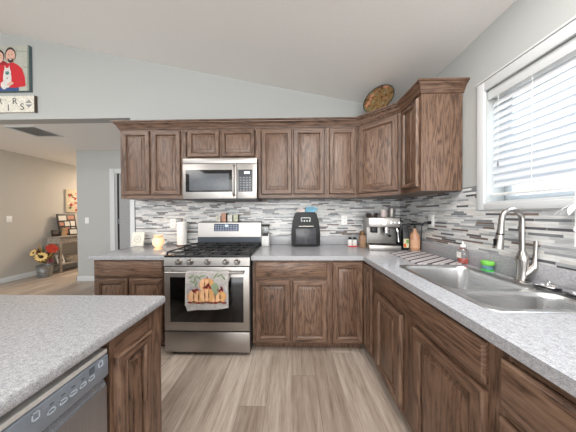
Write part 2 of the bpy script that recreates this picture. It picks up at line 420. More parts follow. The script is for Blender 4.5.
# uppers
YU, UZ0, UZ1 = 2.03, 1.45, 2.228
def upper(label, loc, rz, w, z0, doors, fr=.055, d=.30, horiz=False, stx=None, z1=UZ1, top=2.19, bot=None):
    st = [(0, .025), (w-.025, w)] + (stx or [])
    bt = (bot if bot else z0+.036)
    t = cabinet(label, loc, rz, w, z1, d, z0, st, [(.025, w-.025, z0, bt+.015), (.025, w-.025, top-.015, z1)], name='wall_cabinet')
    for a, c in doors: panel_door(t, a, c, bt, top, fr)
    return t
upper('oak wall cabinet at the left end, two tall doors', (-1.893, YU, 0), 0, .703, UZ0, [(.025, .335), (.357, .677)], stx=[(.325, .367)])
upper('short oak wall cabinet above the microwave with two small doors', (-1.189, YU, 0), 0, .824, 1.872, [(.052, .402), (.42, .79)], fr=.05, stx=[(.39, .43)], bot=1.895)
upper('oak wall cabinet right of the microwave, two tall doors', (-.364, YU, 0), 0, .744, UZ0, [(.036, .366), (.383, .716)], stx=[(.355, .395)])
upper('narrow oak wall cabinet with one door beside the diagonal corner cabinet', (.381, YU, 0), 0, .316, UZ0, [(.022, .300)])
# diagonal corner wall cabinet
P0, P1 = Vector((.700, 2.028)), Vector((1.012, 1.752)); dv = P1-P0; wd = dv.length; ang = math.atan2(dv.y, dv.x)
t = thing('wall_cabinet', 'diagonal oak corner wall cabinet under the decorative plate', 'cabinet', (P0.x, P0.y, 0), ang)
ca, sa = math.cos(-ang), math.sin(-ang)
def tl2(x, y): x -= P0.x; y -= P0.y; return (x*ca - y*sa, x*sa + y*ca)
nrm = Vector((-dv.y, dv.x)).normalized()*.02
part('cabinet_body', B().prism([tl2(.702, 2.031+.016), tl2(1.013+.014, 1.756), tl2(XW-.01, 1.756), tl2(XW-.01, YW-.01), tl2(.702, YW-.01)], 'xy', UZ0, UZ1), WOOD, t)
part('face_frame', B().box(.002, .03, 0, .016, UZ0, UZ1).box(wd-.03, wd-.002, 0, .016, UZ0, UZ1).box(.03, wd-.03, .0003, .016, UZ0, UZ0+.05, mi=1).box(.03, wd-.03, .0003, .016, 2.175, UZ1, mi=1), WOOD, t)
panel_door(t, .022, wd-.022, UZ0+.036, 2.19)
t = upper('oak wall cabinet on the window wall with its plain side panel facing the room', (1.013, 1.750, 0), -PI/2, .262, UZ0, [(.022, .240)], fr=.045, d=.315)
part('side_panel', B().box(.262, .267, .0, .315, UZ0, UZ1), WOOD, t)

# crown moulding
path = [(-1.893, YW-.001), (-1.893, YU), (.697, YU), (1.013, 1.750), (1.013, 1.484), (XW-.001, 1.484)]
prof = [(-.018, 2.229), (.001, 2.229), (.001, 2.205), (.008, 2.207), (.011, 2.219), (.016, 2.224), (.022, 2.243), (.033, 2.258), (.041, 2.262), (.043, 2.270), (.053, 2.275), (.053, 2.288), (-.018, 2.288)]
def offs(path, dd):
    out = []
    for i, p in enumerate(path):
        p = Vector(p); ns = []
        if i > 0: q = (p-Vector(path[i-1])).normalized(); ns.append(Vector((q.y, -q.x)))
        if i < len(path)-1: q = (Vector(path[i+1])-p).normalized(); ns.append(Vector((q.y, -q.x)))
        if len(ns) == 2:
            mvec = (ns[0]+ns[1]).normalized(); out.append(p + mvec*dd/max(.3, mvec.dot(ns[0])))
        else: out.append(p + ns[0]*dd)
    return out
cols = [offs(path, dd) for dd, _ in prof]
b = B(); vr = [[b.m.verts.new((cols[j][i].x, cols[j][i].y, prof[j][1])) for j in range(len(prof))] for i in range(len(path))]
for i in range(len(path)-1):
    for j in range(len(prof)):
        f = b.m.faces.new([vr[i][j], vr[i][(j+1)%len(prof)], vr[i+1][(j+1)%len(prof)], vr[i+1][j]]); f.material_index = 2 if i in (0, 3) else 1
b.m.faces.new(vr[0]); b.m.faces.new(vr[-1][::-1])
solo('crown_molding', b, WOOD, 'stepped oak crown molding running along the top of the wall cabinets', 'molding')

# ------------------------------------------------------------------ countertops
solo('countertop', B().box(-1.875, -1.157, 1.665, YW-.012, CT-.038, CT, .004), LAM, 'short grey speckled countertop left of the range', 'countertop')
SX0, SX1, SY0, SY1 = .757, 1.238, .712, 1.372
t = thing('countertop', 'long L-shaped grey speckled countertop holding the sink', 'countertop', (.632, 1.665, CT-.038))
def cb(b, x0, x1, y0, y1): b.box(x0-.632, x1-.632, y0-1.665, y1-1.665, 0, .038)
b = B(); cb(b, -.368, XW-.008, 1.665, YW-.008)
def wrapL(b):
    hx0, hx1, hy0, hy1 = SX0+.02, SX1-.02, SY0+.02, SY1-.02
    cb(b, .632, hx0, -.2, 1.665); cb(b, hx1, XW-.008, -.2, 1.665); cb(b, hx0, hx1, hy1, 1.665); cb(b, hx0, hx1, -.2, hy0)
wrapL(b)
ct = part('counter_slab', b, LAM, t)
solo('counter_backsplash', B().box(0, XW-.0275+.368, 0, .0185, 0, .1035, .003), LAM, 'low grey speckled upstand along the back wall right of the range', 'backsplash', (-.368, YW-.027, CT+.0005))
solo('counter_backsplash', B().box(0, .0185, -.2, YW-.0085, 0, .1035, .003), LAM, 'low grey speckled upstand along the window wall behind the sink', 'backsplash', (XW-.027, 0, CT+.0005))
b = B().box(-2.7, -.588, -1.4, .856, CT-.038, CT, .011, seg=4)
solo('island_countertop', b, LAM, 'large grey speckled island countertop with rounded edge in the left foreground', 'countertop')

# ------------------------------------------------------------------ sink
t = thing('kitchen_sink', 'stainless steel double bowl sink set in the counter under the window', 'sink', ((SX0+SX1)/2, (SY0+SY1)/2, CT))
ox, oy = (SX0+SX1)/2, (SY0+SY1)/2
def R3(r, z): return [(x-ox, y-oy, z) for x, y in r]
bowls = [(SX0+.026, SX1-.026, .932, SY1-.026, .06, .06), (SX0+.026, SX1-.026, SY0+.026, .902, .075, .06)]
# rim deck: outer loop bridged to both bowls as three plates
b = B()
b.rings([R3(rrect(SX0, SX1, SY0, SY1, .05), .0006), R3(rrect(SX0, SX1, SY0, SY1, .05), .002), R3(rrect(SX0+.004, SX1-.004, SY0+.004, SY1-.004, .046), .0045)], 0, False, False)
outer = rrect(SX0+.004, SX1-.004, SY0+.004, SY1-.004, .046, 5)
ymid = .917
def plate(bw, lo, hi, rlo, rhi):
    x0, x1, y0, y1, r, _ = bw
    inn = rrect(x0, x1, y0, y1, r, 5)
    X0, X1 = SX0+.004, SX1-.004
    out = arc(X1-rhi, hi-rhi, rhi, 0, 90, 5) + arc(X0+rhi, hi-rhi, rhi, 90, 180, 5) + arc(X0+rlo, lo+rlo, rlo, 180, 270, 5) + arc(X1-rlo, lo+rlo, rlo, 270, 360, 5)
    b.rings([R3(out, .0045), R3(inn, .0035)], 0, False, False)
plate(bowls[0], ymid, SY1-.004, .0001, .046); plate(bowls[1], SY0+.004, ymid, .046, .0001)
part('sink_rim', b, STEELY, t)
for bw in bowls:
    x0, x1, y0, y1, r, _ = bw; b = B(); rs = []
    for ins, z in [(0, .0035), (.003, -.003), (.006, -.02), (.010, -.15), (.016, -.172), (.03, -.184), (.06, -.188)]:
        rs.append(R3(rrect(x0+ins, x1-ins, y0+ins, y1-ins, max(r-ins*.5, .02), 5), z))
    b.rings(rs, 0, False, True)
    bo = part('bowl', b, STEELY, t)
    part('drain', B().lathe([(.001, -.187), (.042, -.187), (.045, -.184), (.03, -.186), (.001, -.186)], ((x0+x1)/2-ox, (y0+y1)/2-oy, 0), cap=False), CHROME, bo)

# ------------------------------------------------------------------ range
RX0, RX1, RY = -1.143, -.372, 1.630
rw = RX1-RX0
t = thing('gas_range', 'freestanding stainless steel gas range between the oak base cabinets', 'stove', (RX0, RY, 0))
part('range_body', B().box(0.004, rw-.004, .03, .675, .03, .875, .003).box(.03, rw-.03, .06, .60, 0, .031), pbr('range_side_grey', (70, 70, 74), .45, .5), t)
part('storage_drawer', B().box(.004, rw-.004, 0, .03, .045, .225, .005), STEEL, t)
dr = part('oven_door', B().box(.004, rw-.004, .0, .03, .236, .806, .006), STEEL, t)
part('oven_window', B().box(.058, rw-.058, -.003, .0, .315, .715, .001), BLKGL, dr)
hd = B().tube([(.045, -.045, .768), (rw/2, -.050, .768), (rw-.045, -.045, .768)], .011, 12)
hd.box(.045, .07, -.045, .0, .757, .779, .003).box(rw-.07, rw-.045, -.045, 0, .757, .779, .003)
part('oven_handle', hd, STEEL, dr)
part('control_panel', B().prism([(-.002, .815), (.035, .815), (.035, .888), (.006, .888)], 'yz', 0.002, rw-.002), STEEL, t)
for kx in (.138, .240, .396, .558, .658):
    kb = B().lathe([(.027, .0), (.027, -.006), (.023, -.010), (.020, -.030), (.017, -.034), (.001, -.034)], (kx, 0, .852), 20, 'y').box(kx-.004, kx+.004, -.038, -.03, .834, .870, .002)
    kn = part('knob', kb, STEEL, t)
ck = part('cooktop', B().box(0, rw, 0.004, .60, .889, .908, .005), pbr('dark_enamel', (38, 39, 42), .25, .3), t)
bx = [(.15, .16), (.15, .45), (rw/2, .30), (rw-.15, .16), (rw-.15, .45)]
for x, y in bx:
    part('burner', B().lathe([(.001, .908), (.045, .908), (.045, .915), (.03, .918), (.03, .923), (.001, .924)], (x, y, 0), 18, cap=False), IRON, ck)
for gx0, gx1 in ((.015, .255), (.262, rw-.262), (rw-.255, rw-.015)):
    gb = B(); r = .0048
    for yy in (.03, .305, .57): gb.box(gx0, gx1, yy-r, yy+r, .926, .937, .002)
    for xx in (gx0, (gx0+gx1)/2, gx1): gb.box(xx-r, xx+r, .03, .57, .926, .937, .002)
    for yy in (.16, .45): gb.box(gx0, gx1, yy-r*.8, yy+r*.8, .929, .940, .002)
    for xx in (gx0, gx1):
        for yy in (.03, .305, .57): gb.box(xx-r, xx+r, yy-r, yy+r, .908, .928)
    part('grate', gb, IRON, t)
bgd = part('backguard', B().prism([(.60, .889), (.675, .889), (.675, 1.184), (.640, 1.184), (.615, 1.17), (.60, 1.0)], 'yz', .002, rw-.002), STEEL, t)
part('vent_strip', B().prism([(.594, .909), (.606, .909), (.606, 1.000), (.598, 1.000)], 'yz', .004, rw-.004), pbr('dark_steel', (62, 66, 72), .35, .8), bgd)
part('display_panel', B().prism([(.6010, 1.068), (.612, 1.068), (.612, 1.158), (.6085, 1.158)], 'yz', .20, .50), pbr('display_blue_grey', (52, 62, 84), .2), bgd)
kb = B()
for i in range(9):
    for j in range(3):
        if (i, j) != (4, 2): kb.box(.215+i*.031, .232+i*.031, .600+j*.0025, .606+j*.0025, 1.080+j*.025, 1.087+j*.025)
part('display_marks', kb, pbr('pale_marks', (170, 184, 205), .4), bgd)
part('display_clock', B().box(.335, .372, .6035, .61, 1.125, 1.146), pbr('clock_digits', (200, 225, 240), .4, emit=.6), bgd)

# towel hanging over oven handle
TX0, TX1 = -.905, -.540
TWL = pbr('towel_cotton', (226, 222, 219), .95, noise=.03)
t = thing('dish_towel', 'white dish towel printed with orange pumpkins hanging from the oven handle', 'towel', ((TX0+TX1)/2, RY-.062, .49))
b = B(); nx = 16; hwid = (TX1-TX0)/2
pathT = [(.078+.0-.016, .62-.49+.06), (.030, .70-.49), (.029, .768-.49), (.022, .782-.49), (.012, .786-.49), (.002, .780-.49), (-.003, .765-.49), (-.004, .70-.49), (-.004, .60-.49), (-.004, .50-.49), (-.004, .455-.49+.02)]
pathT[0] = (.030, .62-.49)
rows = []
for j, (yy, zz) in enumerate(pathT):
    row = []
    for i in range(nx+1):
        u = i/nx; x = -hwid + 2*hwid*u
        wv = .003*math.sin(u*9+1)*(1 if j > 6 else .0)
        dz = -.028*(1-u)*(j >= 9)*(j-8)/2 + (.004*math.sin(u*7))*(j == 10)
        xs = x*(1+.0*j) + (.012*(1-u) if j == 10 else 0)
        row.append((xs, yy - abs(wv), zz+dz+ (0 if j < 9 else .0)))
    rows.append(row)
vr = [[b.m.verts.new(p) for p in r] for r in rows]
for a, c in zip(vr, vr[1:]):
    for i in range(nx): b.m.faces.new([a[i], a[i+1], c[i+1], c[i]])
bmesh.ops.solidify(b.m, geom=b.m.faces[:], thickness=-.003)
tw = part('towel_cloth', b, TWL, t)
part('rear_fold', B().prism([(-hwid-.012, .0), (-hwid+.03, -.012), (-hwid+.03, .27), (-hwid-.006, .27)], 'xz', .001, .004), TWL, t)
PUM = [pbr('print_orange', (208, 140, 92), .9), pbr('print_amber', (206, 158, 104), .9), pbr('print_green', (132, 146, 118), .9), pbr('print_maroon', (128, 44, 44), .9), pbr('print_brown', (112, 74, 50), .9), pbr('print_pale_orange', (222, 176, 134), .9)]
b = B(); yo = -.0095
def ell(cx, cz, rx, rz, mi, y, n=18, rot=0):
    cx, rx, rz, cz = cx*1.22, rx*1.22, rz*1.2, .035+(cz-.045)*1.12
    c_, s_ = math.cos(rot), math.sin(rot)
    b.flat([(cx+rx*math.cos(2*PI*i/n)*c_-rz*math.sin(2*PI*i/n)*s_, y, cz+rx*math.cos(2*PI*i/n)*s_+rz*math.sin(2*PI*i/n)*c_) for i in range(n)], mi)
def pump(cx, cz, rx, rz, y):
    ell(cx, cz, rx, rz, 0, y)
    for k_, m_ in ((-.55, 5), (.55, 1), (0, 5)): ell(cx+rx*k_, cz, rx*.36, rz*.92, m_, y-.0004)
    for k_ in (-.28, .28): ell(cx+rx*k_, cz, rx*.04, rz*.85, 4, y-.0008, 8)
    b.flat([(cx*1.22-.006, y-.0009, (cz+rz*.9)*1.12-.01), (cx*1.22+.006, y-.0009, (cz+rz*.9)*1.12-.01), (cx*1.22+.010, y-.0009, (cz+rz*1.3)*1.12-.01), (cx*1.22, y-.0009, (cz+rz*1.35)*1.12-.01)], 4)
pump(.0, .175, .055, .048, yo); pump(-.075, .085, .062, .046, yo-.001); pump(.075, .09, .062, .042, yo-.001); pump(.0, .10, .05, .05, yo-.002)
ell(.055, .145, .030, .045, 2, yo-.0015)
for cx, cz, rr in ((-.075, .14, .3), (-.09, .13, 2.4), (.095, .14, .8), (.005, .175, 1.0), (.02, .165, 2.2), (-.01, .16, .2), (.105, .15, 1.9)): ell(cx, cz, .022, .007, 3, yo-.0035, 10, rr)
for cx, cz, rr in ((-.11, .24, .5), (-.085, .22, 1.5), (-.06, .235, 2.4), (-.10, .20, 2.8), (-.03, .245, .2), (.06, .245, 1.0), (.09, .25, .4), (.115, .235, 2.2), (-.075, .185, 1.2)): ell(cx, cz, .024, .006, 2, yo-.0005, 10, rr)
for i in range(9): ell(-.12+i*.03, .045+.004*math.sin(i*2), .018, .007, 4 if i % 2 else 3, yo-.002, 10)
part('pumpkin_print', b, PUM, tw)

# ------------------------------------------------------------------ microwave
MX0, MX1, MY, MZ0, MZ1 = -1.162, -.368, 1.965, 1.425, 1.868
mw = MX1-MX0
t = thing('microwave', 'stainless over-the-range microwave mounted under the short wall cabinet', 'microwave', (MX0, MY, MZ0)); mh = MZ1-MZ0
part('microwave_body', B().box(0, mw, .02, YW-MY-.012, .012, mh, .003), BLACK, t)
part('bottom_plate', B().box(.01, mw-.01, .025, YW-MY-.02, 0, .013).box(.1, .32, .05, .2, -.004, .001).box(.48, .70, .05, .2, -.004, .001), pbr('dark_grey_metal', (60, 60, 62), .4, .6), t)
part('vent_grille', B().box(0, mw, .0, .022, mh-.055, mh, .004), STEEL, t)
dr = part('microwave_door', B().box(0, .578, -.004, .02, .012, mh-.058, .005), STEEL, t)
part('door_glass', B().box(.035, .545, -.0065, -.003, .085, mh-.125, .001), BLKGL, dr)
part('inner_window', B().box(.075, .500, -.0085, -.006, .100, mh-.165, .001), pbr('screened_glass', (86, 90, 95), .3), dr)
part('door_handle', B().tube([(.552, -.006, .045), (.552, -.032, .065), (.552, -.038, .2), (.552, -.032, mh-.10), (.552, -.006, mh-.08)], .012, 12), STEEL, dr)
part('control_frame', B().box(.582, mw, -.004, .02, .012, mh-.058, .005), STEEL, t)
kp = part('keypad', B().box(.598, mw-.045, -.0065, -.003, .085, mh-.125, .001), pbr('keypad_grey', (58, 60, 66), .3), t)
kb = B()
for i in range(4):
    for j in range(6):
        kb.box(.612+i*.033, .632+i*.033, -.0078, -.006, .096+j*.026, .108+j*.026)
part('keypad_buttons', kb, pbr('button_grey', (130, 132, 138), .4), kp)
part('keypad_display', B().box(.66, .72, -.0078, -.006, .272, .298), pbr('lcd_pale', (205, 215, 225), .3, emit=.3), kp)

# ------------------------------------------------------------------ island
t = cabinet('oak island end cabinet with a tall raised panel door beside the dishwasher', (-.618, .612, 0), PI/2, .238, UC, .60, TK,
    [(0, .018), (.168, .238)], [(.018, .168, TK, .115), (.018, .168, .77, UC)], toe=1, name='island_cabinet')
panel_door(t, .012, .172, .105, .778, fr=.045)
part('end_panel', B().box(.239, .246, .0, .60, 0, UC), WOOD, t)
solo('kitchen_island', B().box(-2.3, -1.235, -1.2, .83, 0, UC), WOOD, 'oak rear body of the island under the big countertop', 'cabinet')
t = thing('dishwasher', 'stainless built-in dishwasher in the island with a row of buttons on its top panel', 'dishwasher', (-.618, 0.0, 0), PI/2)
part('dishwasher_tub', B().box(.004, .600, .03, .60, .10, .845), BLACK, t)
part('dishwasher_kick', B().box(.004, .600, .06, .08, 0, .098), BLACK, t)
STEELD = brushed('dark_stainless', (196, 198, 202), .45, 'z')
dr = part('dishwasher_door', B().box(.004, .600, -.004, .03, .105, .708, .003), STEELD, t)
pn = part('control_panel', B().box(.004, .600, -.010, .03, .742, .812, .004), pbr('panel_blue_grey', (132, 140, 150), .42, .3), t)
part('top_strip', B().box(.004, .600, -.006, .03, .815, .829, .002), pbr('pale_trim_metal', (214, 212, 208), .45, .2), t)
part('pocket_handle', B().prism([(.0, .709), (.03, .709), (.03, .741), (.014, .741), (.006, .722)], 'yz', .004, .600), pbr('pocket_steel', (165, 170, 178), .25, .8), t)
BTN = pbr('button_outline', (172, 180, 190), .35); 
def framebtn(x, z, w_, h_):
    kb = B(); e = .0022
    kb.box(x-w_, x+w_, -.0115, -.0098, z-h_, z-h_+e).box(x-w_, x+w_, -.0115, -.0098, z+h_-e, z+h_).box(x-w_, x-w_+e, -.0115, -.0098, z-h_, z+h_).box(x+w_-e, x+w_, -.0115, -.0098, z-h_, z+h_)
    part('button', kb, BTN, pn)
BX = [.41, .438, .468, .497, .529, .560]
for x in BX[:0]: pass
for x in (.453, .477, .500, .524, .547): framebtn(x, .776, .0085, .006)
framebtn(.574, .797, .007, .009); framebtn(.424, .794, .007, .010)
kb = B()
for x in (.453, .477, .500, .524): kb.box(x-.004, x+.004, -.0113, -.0098, .793, .795)
for j in range(4): kb.box(.541, .556, -.0113, -.0098, .789+j*.005, .791+j*.005)
part('panel_marks', kb, pbr('dark_marks', (70, 76, 84), .4), pn)

# ------------------------------------------------------------------ faucet
t = thing('kitchen_faucet', 'tall brushed nickel gooseneck faucet with side lever behind the sink', 'faucet', (1.266, 1.05, CT))
fb = B().lathe([(.001, 0), (.030, 0), (.030, .006), (.024, .010), (.021, .03), (.021, .085), (.025, .115), (.025, .128), (.019, .150), (.015, .165), (.001, .165)], (0, 0, 0), 20)
part('faucet_body', fb, NICKEL, t)
gp = [(-.002, 0, .15), (-.002, 0, .20), (-.003, .0, .30)]
for i in range(9):
    a = math.radians(0+ i*180/8); gp.append((-.058+.055*math.cos(a), 0, .335+.060*math.sin(a)))
gp += [(-.115, 0, .31)]
part('gooseneck', B().tube(gp, .0125, 14), NICKEL, t)
sh = B().tube([(-.115, 0, .315), (-.117, 0, .285), (-.120, 0, .262)], [.0135, .0145, .0155], 14)
shp = part('spray_head', sh.tube([(-.121, 0, .256), (-.126, 0, .215), (-.131, 0, .180)], [.0165, .019, .022], 14), NICKEL, t)
part('spray_collar', B().tube([(-.120, 0, .263), (-.121, 0, .255)], .0162, 14), BLACK, shp)
part('spray_button', B().box(-.150, -.143, -.008, .008, .198, .235, .002), BLACK, shp)
lv = B().tube([(.0, 0, .035), (.018, -.012, .06), (.036, -.020, .088)], [.020, .019, .017], 14)
lv.tube([(.036, -.020, .080), (.040, -.021, .11), (.042, -.022, .16), (.043, -.023, .225)], [.018, .012, .0085, .009], 12)
part('side_lever', lv, NICKEL, t)
# ------------------------------------------------------------------ small things
def bottle(name, label, cat, loc, prof, mat, group=None, seg=20): return solo(name, B().lathe(prof, (0,0,0), seg), mat, label, cat, loc, 0, group)

# strainers
stn = None
for (x, y, lb) in ((1.262, .945, 'metal sink strainer basket on the counter nearer the faucet'), (1.262, .835, 'metal sink strainer basket on the counter at the photo edge')):
    t = thing('sink_strainer', lb, 'strainer', (x, y, CT), 0, 'sink strainers beside the faucet')
    t.scale = (1.1, 1.3, 1.3)
    part('strainer_dish', B().lathe([(.001, .001), (.022, .001), (.026, .010), (.040, .014), (.041, .017), (.026, .014), (.018, .006), (.001, .006)], seg=22, cap=False), CHROME, t)
    part('rubber_ring', B().lathe([(.0275, .008), (.033, .008), (.036, .0125), (.0275, .0125)], seg=22, cap=False), BLACK, t)
    part('strainer_knob', B().lathe([(.001, .006), (.004, .006), (.003, .022), (.009, .026), (.009, .032), (.001, .034)], seg=12, cap=False), CHROME, t)

# dish soap bottle
CLR = pbr('clear_plastic', (235, 238, 238), .06, trans=.92)
t = thing('soap_bottle', 'clear soap bottle with a little orange-red liquid and white cap beside the sink', 'bottle', (1.283, 1.425, CT))
part('bottle_body', B().lathe([(.001, 0), (.027, 0), (.029, .006), (.029, .085), (.024, .105), (.012, .118), (.012, .124), (.001, .124)], sx=1, sy=1.1), CLR, t)
part('liquid', B().lathe([(.001, .003), (.0255, .003), (.027, .008), (.027, .040), (.001, .040)], sy=1.1), pbr('orange_red_soap', (240, 72, 40), .3), t)
part('cap', B().lathe([(.001, .1245), (.016, .1245), (.016, .142), (.007, .146), (.006, .165), (.001, .165)]), WHITE, t)
part('bottle_label', B().box(-.0305, -.0285, -.018, .018, .045, .088), pbr('white_label', (228, 226, 222), .5), t)

# sponge holder
t = thing('scrubber_holder', 'green scrub sponge on a blue and green suction holder beside the sink', 'sponge', (1.279, 1.245, CT))
part('holder_base', B().lathe([(.001, 0), (.030, 0), (.031, .006), (.022, .012), (.001, .012)], sy=1.1), pbr('lime_green_plastic', (76, 180, 84), .35), t)
part('holder_cup', B().lathe([(.001, .0125), (.024, .0125), (.026, .034), (.001, .034)], sy=1.1), pbr('pale_blue_plastic', (120, 165, 190), .3, trans=.3), t)
part('sponge', B().lathe([(.001, .0345), (.024, .0345), (.030, .042), (.031, .058), (.024, .064), (.001, .065)], sy=1.15), pbr('green_sponge', (122, 196, 84), .9, noise=.08), t)

# dish mat
k = NT('striped_mat_cloth'); co, p = k.coord()
f = k.math('FRACT', k.math('DIVIDE', k.math('ADD', k.math('MULTIPLY', p[1], .85), k.math('MULTIPLY', p[0], -.5)), .062))
f2 = k.math('ADD', k.math('LESS_THAN', f, .32), k.math('MULTIPLY', k.math('LESS_THAN', k.math('ABSOLUTE', k.math('SUBTRACT', f, .62)), .05), .6))
k.base(k.mix(f2, lin((190, 184, 184)), lin((66, 60, 64)))); k.b.inputs['Roughness'].default_value = .95
b = B(); b.prism([(.885, 1.845), (.975, 1.40), (1.262, 1.385), (1.262, 1.83), (1.05, 1.88)], 'xy', 0, .007)
solo('drying_mat', B().prism([(-.12, .36), (-.13, -.065), (-.06, -.085), (.225, -.08), (.225, .38)], 'xy', 0, .006), k.m, 'grey and white striped drying mat lying on the counter by the sink', 'mat', (1.050, 1.475, CT))

# espresso machine (front turned towards the room)
EX, EY = .972, 2.05
t = thing('espresso_machine', 'stainless espresso machine in the corner of the counter', 'coffee machine', (EX, EY, CT), math.radians(-12))
part('machine_body', B().box(-.150, .150, .0, .20, .015, .335, .006), pbr('machine_grey_steel', (150, 147, 143), .4, .7), t)
part('head_unit', B().box(-.150, .150, -.115, .0, .235, .335, .010), STEEL, t)
part('side_cover', B().box(.1505, .160, -.11, .20, .02, .33, .004), BLACK, t)
dt = part('drip_tray', B().box(-.150, .150, -.15, .0, .0, .055, .006), STEEL, t)
part('drip_grille', B().box(-.14, .14, -.135, -.02, .0552, .058), DARK, dt)
part('group_head', B().lathe([(.001, .185), (.034, .185), (.036, .2345), (.001, .2345)], (.03, -.06, 0)), CHROME, t)
pf = part('portafilter', B().lathe([(.001, .150), (.028, .150), (.033, .160), (.033, .184), (.001, .184)], (.03, -.06, 0)), CHROME, t)
part('portafilter_handle', B().tube([(.03, -.09, .168), (.03, -.13, .164), (.03, -.20, .158)], [.009, .013, .014], 12), BLACK, pf)
part('grinder_spout', B().box(-.115, -.055, -.09, .0, .175, .2345, .006), BLACK, t)
part('steam_wand', B().tube([(.125, -.075, .24), (.130, -.10, .20), (.133, -.12, .09)], [.007, .006, .005], 8), CHROME, t)
part('pressure_gauge', B().lathe([(.001, -.117), (.026, -.117), (.026, -.1145), (.001, -.1145)], (0, 0, .285), 20, 'y'), WHITE, t)
for x in (-.125, -.085, .065, .10, .135): part('round_button', B().lathe([(.001, -.121), (.011, -.121), (.011, -.1145), (.001, -.1145)], (x, 0, .285), 14, 'y'), CHROME, t)
part('steam_dial', B().lathe([(.001, .160), (.022, .160), (.020, .175), (.001, .177)], (0, -.05, .275), 16, 'x', cap=False), WHITE, t)
part('bean_hopper', B().lathe([(.001, .336), (.058, .336), (.066, .352), (.066, .385), (.001, .388)], (-.085, .06, 0)), pbr('smoky_plastic', (52, 46, 44), .15, coat=.4), t)
def on_machine(x, y):
    a = math.radians(-12); return (EX + x*math.cos(a) - y*math.sin(a), EY + x*math.sin(a) + y*math.cos(a), CT+.3355)
solo('cup', B().lathe([(.001, 0), (.024, 0), (.030, .01), (.033, .085), (.030, .085), (.027, .012), (.001, .008)], cap=False), pbr('pale_pink_ceramic', (205, 190, 186), .3), 'pale ceramic cup standing in the middle on top of the espresso machine', 'cup', on_machine(.035, .05))
solo('metal_jug', B().lathe([(.001, 0), (.030, 0), (.034, .01), (.031, .09), (.034, .10), (.031, .10), (.028, .09), (.030, .012), (.001, .008)], cap=False).tube([(.033, 0, .085), (.055, 0, .08), (.056, 0, .035), (.034, 0, .025)], .004, 8), STEEL, 'steel milk jug on the right on top of the espresso machine', 'jug', on_machine(.115, .05))
# tin with wooden knock box left of machine
t = thing('coffee_grinder', 'small brown and steel grinder tucked at the left of the espresso machine', 'grinder', (.786, 2.10, CT))
part('grinder_base', B().box(-.03, .03, -.03, .03, 0, .14, .006), pbr('tan_wood', (140, 110, 84), .5, noise=.1), t)
part('grinder_top', B().lathe([(.001, .1405), (.030, .1405), (.033, .16), (.018, .185), (.001, .188)]), pbr('amber_metal', (120, 92, 66), .3, .6), t)
# little bottles on red tray
tr_ = thing('serving_tray', 'small red tray under two jars near the counter corner', 'tray', (.703, 2.185, CT))
part('tray_dish', B().prism(rrect(-.053, .053, -.045, .045, .015), 'xy', 0, .006).box(-.040, .040, -.045, -.042, .006, .012), pbr('red_plastic', (190, 40, 42), .4), tr_)
for x, y, lb in ((.677, 2.19, 'small white jar with black lid on the red tray, left one'), (.731, 2.185, 'white jar with a slanted black lid on the red tray, right one')):
    t = thing('jar', lb, 'jar', (x, y, CT+.0062), 0, 'jars on the red tray')
    part('jar_body', B().lathe([(.001, 0), (.024, 0), (.026, .006), (.026, .062), (.018, .072), (.001, .072)]), pbr('white_ceramic', (222, 222, 218), .3), t)
    part('jar_lid', B().lathe([(.001, .0725), (.020, .0725), (.020, .088), (.012, .10), (.001, .102)]), BLACK, t)

# amber growler bottle and black bag
t = thing('pump_bottle', 'large tan translucent pump bottle standing in the corner behind the striped mat', 'bottle', (1.250, 1.925, CT))
part('bottle_body', B().lathe([(.001, 0), (.042, 0), (.046, .008), (.046, .135), (.040, .165), (.022, .190), (.018, .200), (.018, .225), (.001, .226)]), pbr('tan_plastic', (186, 140, 110), .35, coat=.3), t)
part('bottle_cap', B().lathe([(.001, .2265), (.013, .2265), (.012, .243), (.006, .245), (.005, .262), (.001, .262)]).box(-.045, .014, -.008, .008, .258, .272, .003), BLACK, t)
part('side_label', B().lathe([(.0465, .03), (.0475, .03), (.0475, .11), (.0465, .11)], cap=False, sx=1, sy=1), pbr('tan_label', (200, 156, 124), .6), t)
t = thing('coffee_bag', 'black coffee bag with a green and orange label between machine and tan bottle', 'bag', (1.170, 1.955, CT), math.radians(-12))
part('bag_body', B().rings([[(x, y, z) for x, y in rrect(-hw_, hw_, -hd_, hd_, min(hd_, .012)*.9)] for hw_, hd_, z in ((.028, .026, 0), (.031, .032, .02), (.031, .030, .17), (.029, .010, .225), (.029, .004, .255))]), pbr('black_foil', (28, 28, 30), .4), t)
part('bag_label', B().box(-.024, .024, -.036, -.0325, .03, .12).box(-.022, .0, -.0375, -.036, .035, .07, mi=1).box(.0, .022, -.0375, -.036, .075, .11, mi=2), [pbr('cream_label', (205, 196, 160), .6), pbr('orange_print', (210, 96, 40), .6), pbr('green_print', (96, 140, 70), .6)], t)

# air fryer oven
t = thing('air_fryer_oven', 'black countertop air fryer oven with round-cornered sides against the back wall', 'air fryer', (.157, 2.13, CT))
k_ = [(-.155, .0), (.155, .0), (.163, .02), (.165, .16), (.150, .29), (.120, .385), (.100, .398), (-.100, .398), (-.120, .385), (-.150, .29), (-.165, .16), (-.163, .02)]
part('fryer_body', B().prism([(x, z*.98+.008) for x, z in k_], 'xz', .0, .165).box(-.13, .13, .02, .15, 0, .009), pbr('gloss_black', (8, 9, 10), .22, spec=.2), t)
part('fryer_door', B().box(-.118, .118, -.010, .0, .03, .215, .008), pbr('smoked_glass', (62, 62, 66), .25), t)
part('fryer_tray', B().box(-.10, .10, -.012, -.010, .11, .114).box(-.10, .10, -.012, -.010, .17, .173).box(-.006, .006, -.012, -.010, .04, .20), pbr('tray_grey', (60, 60, 64), .3), t)
part('door_handle', B().tube([(-.085, -.012, .235), (-.083, -.03, .238), (.083, -.03, .238), (.085, -.012, .235)], .006, 10), STEEL, t)
